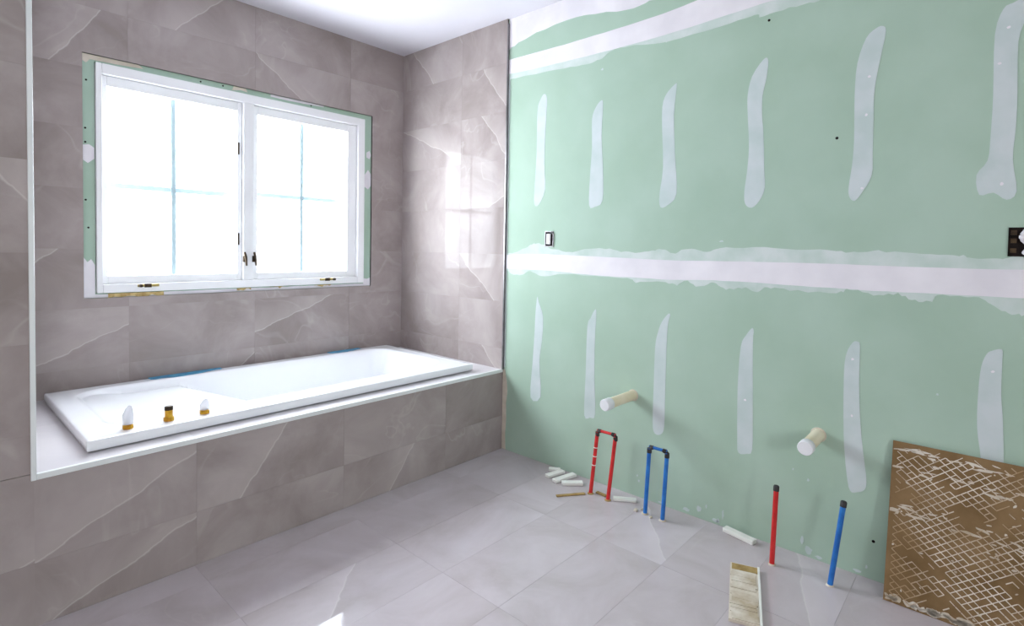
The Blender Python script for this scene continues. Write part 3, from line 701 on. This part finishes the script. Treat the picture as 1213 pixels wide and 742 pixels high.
def stub(yc, zc, end, label, seed):
    e = tag(empty('drain_pipe', (0, yc, zc)), label, 'drain pipe', 'drain stubs in the green wall')
    ex, ey, ez = end
    d_ = Vector((ex, ey - yc, ez - zc)); a = Vector((0.004, yc, zc)) ; b_ = Vector(end)
    def at(t_): return a + (b_ - a) * t_
    ps_ = [MB().tube([at(0.0), at(0.86)], [0.026, 0.026], 28).build('pipe', M['pvc'], e),
           MB().tube([at(0.80), at(0.81), at(0.985), at(1.0)], [0.026, 0.0295, 0.0295, 0.027], 28).build('end_cap', M['pvcwhite'], e),
           MB().tube([(-0.0003, yc, zc), (-0.004, yc, zc)], [0.031, 0.029], 20).build('sealant_ring', M['plaster'], e)]
    inv = Matrix.Translation(-e.location)
    for o in ps_: o.matrix_parent_inverse = inv
stub(-0.938, 0.530, (-0.245, -0.915, 0.520), 'long cream plastic drain stub above the red and blue pipe loops', 1)
stub(-1.812, 0.533, (-0.180, -1.805, 0.520), 'short cream plastic drain stub above the single red and blue pipes', 2)

PR = 0.0100
def collar(x, y, e, mt, r_=0.017):
    return MB().tube([(x, y, 0.0004), (x, y, 0.004), (x, y, 0.006)], [r_, r_ * 0.92, r_ * 0.6], 18).build('floor_collar', mt, e)
def loop(name, A, B, At, Bt, mt, label, cat, cm_):
    e = tag(empty(name, ((A[0] + B[0]) / 2, (A[1] + B[1]) / 2, 0)), label, cat)
    ps_ = []
    for P, T in ((A, At), (B, Bt)):
        ps_.append(MB().tube([(P[0], P[1], 0.001), T], PR, 18).build('riser', mt, e))
        T = Vector(T); other = Vector(Bt if P is A else At); dr_ = (other - T).normalized()
        ps_.append(MB().tube([T - Vector((0, 0, 0.022)), T - Vector((0, 0, 0.002)), T + Vector((0, 0, 0.006)) + dr_ * 0.008, T + dr_ * 0.022 + Vector((0, 0, 0.008))], [0.0115, 0.0115, 0.0115, 0.0092], 16).build('elbow', M['black'], e))
        ps_.append(collar(P[0], P[1], e, cm_))
    up_ = Vector((0, 0, 0.008))
    ps_.append(MB().tube([Vector(At) + up_, Vector(Bt) + up_], 0.0075, 14).build('cross_pipe', mt, e))
    if mt is M['red']:
        a, b_ = Vector((A[0], A[1], 0.0)), Vector(At)
        for f0 in (0.46, 0.60, 0.74):
            ps_.append(MB().tube([a + (b_ - a) * f0, a + (b_ - a) * (f0 + 0.012)], PR + 0.0012, 16).build('tape_band', M['plastic'], e))
    inv = Matrix.Translation(-e.location)
    for o in ps_: o.matrix_parent_inverse = inv
loop('water_pipe_loop', (-0.146, -0.782), (-0.148, -0.890), (-0.120, -0.800, 0.330), (-0.118, -0.908, 0.330), M['red'], 'red plastic hot water pipe loop with black elbows rising from floor', 'water pipe', M['wood'])
loop('water_pipe_loop', (-0.144, -1.100), (-0.146, -1.193), (-0.130, -1.107, 0.325), (-0.130, -1.200, 0.325), M['blue'], 'blue plastic cold water pipe loop with black elbows rising from floor', 'water pipe', M['mortar'])
def single(A, T, mt, label):
    e = tag(empty('water_pipe', (A[0], A[1], 0)), label, 'water pipe')
    a, t_ = Vector((A[0], A[1], 0.001)), Vector(T); d_ = (t_ - a).normalized()
    ps_ = [MB().tube([a, t_], PR, 18).build('riser', mt, e), MB().tube([t_ - d_ * 0.014, t_ + d_ * 0.004, t_ + d_ * 0.008], [0.0115, 0.0115, 0.009], 16).build('end_cap', M['black'], e), collar(A[0], A[1], e, M['mortar'], 0.015)]
    inv = Matrix.Translation(-e.location)
    for o in ps_: o.matrix_parent_inverse = inv
single((-0.168, -1.694), (-0.155, -1.698, 0.322), M['red'], 'single red plastic pipe with black end standing up from floor')
single((-0.161, -1.906), (-0.130, -1.936, 0.326), M['blue'], 'single leaning blue plastic pipe with black end near the brown tile')

# ------------------------------------------------------------------ loose bits on the floor
def stick(A, B, w, h, z, mt, name, label, cat, group=None, taper=1.0, z2=None):
    a, b_ = Vector((A[0], A[1], z)), Vector((B[0], B[1], z if z2 is None else z2))
    ln = (b_ - a); u = ln.normalized(); s_ = u.cross(Vector((0, 0, 1))).normalized() * (w / 2); n_ = s_.cross(u).normalized()
    if n_.z < 0: n_ = -n_
    h2 = h * taper
    V = [a - s_, a + s_, b_ + s_, b_ - s_, a - s_ + n_ * h, a + s_ + n_ * h, b_ + s_ + n_ * h2, b_ - s_ + n_ * h2]
    o = MB().add(V, [(0, 3, 2, 1), (4, 5, 6, 7), (0, 1, 5, 4), (1, 2, 6, 5), (2, 3, 7, 6), (3, 0, 4, 7)]).build(name, mt)
    bevel(o, min(0.003, h * 0.25)); tag(o, label, cat, group); return o
OFF = 'white plastic offcuts by the green wall'
stick((-0.150, -0.490), (-0.030, -0.515), 0.036, 0.016, 0.0006, M['plastic'], 'plastic_offcut', 'white offcut lying by the wall at the heap end nearest the bath', 'offcut', OFF)
stick((-0.062, -0.435), (-0.024, -0.490), 0.034, 0.015, 0.0006, M['plastic'], 'plastic_offcut', 'short white offcut against the wall behind the heap', 'offcut', OFF)
stick((-0.175, -0.560), (-0.022, -0.590), 0.036, 0.017, 0.0006, M['plastic'], 'plastic_offcut', 'white offcut slanting toward the wall in the middle of the heap', 'offcut', OFF)
stick((-0.165, -0.606), (-0.085, -0.690), 0.036, 0.017, 0.0006, M['plastic'], 'plastic_offcut', 'white offcut in the heap on its side nearest the red pipes', 'offcut', OFF)
stick((-0.122, -0.906), (-0.060, -1.005), 0.034, 0.014, 0.0006, M['plastic'], 'plastic_offcut', 'white strip on the floor between red and blue pipe loops', 'offcut')
stick((-0.030, -1.446), (-0.060, -1.590), 0.036, 0.020, 0.0006, M['plastic'], 'plastic_offcut', 'lone white strip by the wall beside the single red pipe', 'offcut')
stick((-0.300, -0.672), (-0.172, -0.764), 0.020, 0.006, 0.0006, M['wood'], 'wooden_shim', 'thin brown wooden shim pointing out from the red pipe loop', 'shim')
stick((-0.115, -0.800), (-0.120, -0.864), 0.020, 0.008, 0.0006, M['wood'], 'wooden_shim', 'short brown wooden shim wedged between the red risers', 'shim')
def crumb(x, y, s_, label, seed):
    q = random.Random(seed); bm = bmesh.new(); bmesh.ops.create_icosphere(bm, subdivisions=2, radius=1)
    for v in bm.verts: v.co = Vector((v.co.x * s_, v.co.y * s_ * 0.8, max(-0.35, v.co.z) * s_ * 0.6)) * q.uniform(0.8, 1.15)
    lo_ = min(v.co.z for v in bm.verts)
    for v in bm.verts: v.co += Vector((x, y, 0.0006 - lo_))
    me = bpy.data.meshes.new('mortar_crumb'); bm.to_mesh(me); bm.free()
    tag(new_obj('mortar_crumb', me, M['mortar']), label, 'debris', 'mortar crumbs round the blue pipe loop')
crumb(-0.150, -1.052, 0.014, 'mortar crumb set apart from the blue loop, toward the red one', 1)
crumb(-0.118, -1.072, 0.010, 'small mortar crumb right against the blue loop, wall side', 2)
crumb(-0.160, -1.140, 0.010, 'mortar crumb lying between the two blue loop risers', 3)

# offcut of tile lying face down with mortar on its back
oc = tag(empty('tile_offcut', (-0.434, -1.675, 0)), 'narrow tile offcut lying face down with combed mortar on its back', 'tile')
A0, A1, B0, B1 = Vector((-0.289, -1.568, 0)), Vector((-0.220, -1.660, 0)), Vector((-0.645, -1.692, 0)), Vector((-0.583, -1.784, 0))
uu = (B0 - A0).normalized(); ww = Vector((uu.y, -uu.x, 0)); ww = ww if ww.dot(A1 - A0) > 0 else -ww
wd = (A1 - A0).dot(ww); ln = (B0 - A0).length
def op(u_, w_, z): return A0 + uu * u_ + ww * w_ + Vector((0, 0, z))
parts = [MB().obox(op(ln / 2, wd / 2, 0.0065), uu, ww, (0, 0, 1), ln / 2, wd / 2, 0.0055).build('tile_body', M['plaster'], oc)]
q = random.Random(3); mb = MB()
for k in range(15):
    u_ = ln * (0.17 + 0.80 * k / 14)
    if k == 6: continue
    hh = q.uniform(0.0015, 0.004)
    mb.obox(op(u_, wd / 2 + q.uniform(-0.004, 0.004) - 0.004, 0.012 + hh / 2), uu + ww * q.uniform(-0.08, 0.08), ww, (0, 0, 1), ln / 14 * q.uniform(0.25, 0.5), wd / 2 - 0.010, hh / 2)
o = mb.build('mortar_ridges', M['mortar'], oc); o['kind'] = 'stuff'; parts.append(o)
parts.append(MB().obox(op(ln * 0.075, wd / 2, 0.0125), uu, ww, (0, 0, 1), ln * 0.06, wd / 2 - 0.006, 0.0006).build('bare_patch', M['wood'], oc))
parts.append(MB().obox(op(ln / 2, wd - 0.004, 0.0135), uu, ww, (0, 0, 1), ln / 2, 0.004, 0.0020).build('mortar_edge', M['plastic'], oc))
inv = Matrix.Translation(-oc.location)
for o in parts: o.matrix_parent_inverse = inv

# large tile leaning on the wall, back outward, with a waffle of mortar ridges
lt = tag(empty('leaning_tile', (-0.11, -2.40, 0)), 'large brown tile back with diagonal mortar grid leaning on the green wall', 'tile')
base = Vector((-0.118, -2.073, 0.0006)); tu = Vector((0, -1, 0)); tv = Vector((0.098, 0, 0.577)).normalized(); tn = tu.cross(tv).normalized()
if tn.x > 0: tn = -tn
TWD, THG, TTH = 0.80, 0.588, 0.010
def lp(u_, v_, h_=0.0): return base + tu * u_ + tv * v_ + tn * h_
parts = [MB().obox(lp(TWD / 2, THG / 2, -TTH / 2) , tu, tv, tn, TWD / 2, THG / 2, TTH / 2).build('tile_body', M['tileback'], lt)]
q = random.Random(9); mb = MB(); pitch = 0.0205
from mathutils import noise as mn
dirs = ((Vector((1, 0.80)).normalized()), (Vector((-1, 0.80)).normalized()))
c0, c1 = dirs
# lattice nodes n = i*a*c0 + j*a*c1
a_ = pitch
def node_uv(i, j): return c0 * (a_ * i) + c1 * (a_ * j)
for i in range(-60, 80):
    for j in range(-60, 80):
        p = node_uv(i, j)
        for dd in (c0, c1):
            p2 = p + dd * a_
            if not (0.004 < p.x < TWD - 0.004 and 0.006 < p.y < THG - 0.004 and 0.004 < p2.x < TWD - 0.004 and 0.006 < p2.y < THG - 0.004): continue
            d_ = mn.noise(Vector((p.x * 7, p.y * 11, 0.3)))
            if d_ < -0.12 and q.random() < 0.8 or q.random() < 0.08: continue
            w_ = q.uniform(0.0008, 0.0017); hh = q.uniform(0.0012, 0.0026)
            cc = lp((p.x + p2.x) / 2, (p.y + p2.y) / 2, hh / 2)
            d3 = (tu * dd.x + tv * dd.y).normalized(); mb.obox(cc, d3, tn.cross(d3), tn, a_ / 2 * q.uniform(0.85, 1.08), w_, hh / 2)
o = mb.build('mortar_ridges', M['ridge'], lt); o['kind'] = 'stuff'; parts.append(o)
# smears of mortar in slanting bands, and a crust along the foot
mb = MB()
def smear(u_, v_, ru, rv, ang, h_):
    n = 9; P = []
    for k in range(n):
        t_ = 2 * math.pi * k / n; x_, y_ = ru * math.cos(t_) * q.uniform(0.5, 1.2), rv * math.sin(t_) * q.uniform(0.5, 1.2)
        a, b_ = u_ + x_ * math.cos(ang) - y_ * math.sin(ang), v_ + x_ * math.sin(ang) + y_ * math.cos(ang)
        P.append((min(TWD - 0.003, max(0.003, a)), min(THG - 0.002, max(0.002, b_))))
    V = [lp(a, b_, 0.0) for a, b_ in P] + [lp(a, b_, h_) for a, b_ in P]
    mb.add(V, [tuple(range(n, 2 * n))] + [(k, (k + 1) % n, n + (k + 1) % n, n + k) for k in range(n)])
for band_v, amp in ((0.50, 0.030), (0.335, 0.032), (0.565, 0.012)):
    for k in range(34):
        u_ = q.uniform(0.01, TWD - 0.01); smear(u_, band_v - 0.03 * u_ + q.gauss(0, amp * 0.6), q.uniform(0.010, 0.034), q.uniform(0.002, 0.006), q.uniform(-0.25, 0.15), 0.0011)
for k in range(150):
    u_ = q.uniform(0.004, TWD - 0.004); smear(u_, 0.012 + abs(q.gauss(0, 0.006)), q.uniform(0.008, 0.022), q.uniform(0.005, 0.014), q.uniform(-0.5, 0.5), 0.0014)
for k in range(60):
    smear(q.uniform(0.01, TWD - 0.01), q.uniform(0.03, THG - 0.02), q.uniform(0.003, 0.008), q.uniform(0.002, 0.005), q.uniform(-1, 1), 0.0012)
o = mb.build('mortar_smears', M['mortar'], lt); o['kind'] = 'stuff'; parts.append(o)
inv = Matrix.Translation(-lt.location)
for o in parts: o.matrix_parent_inverse = inv
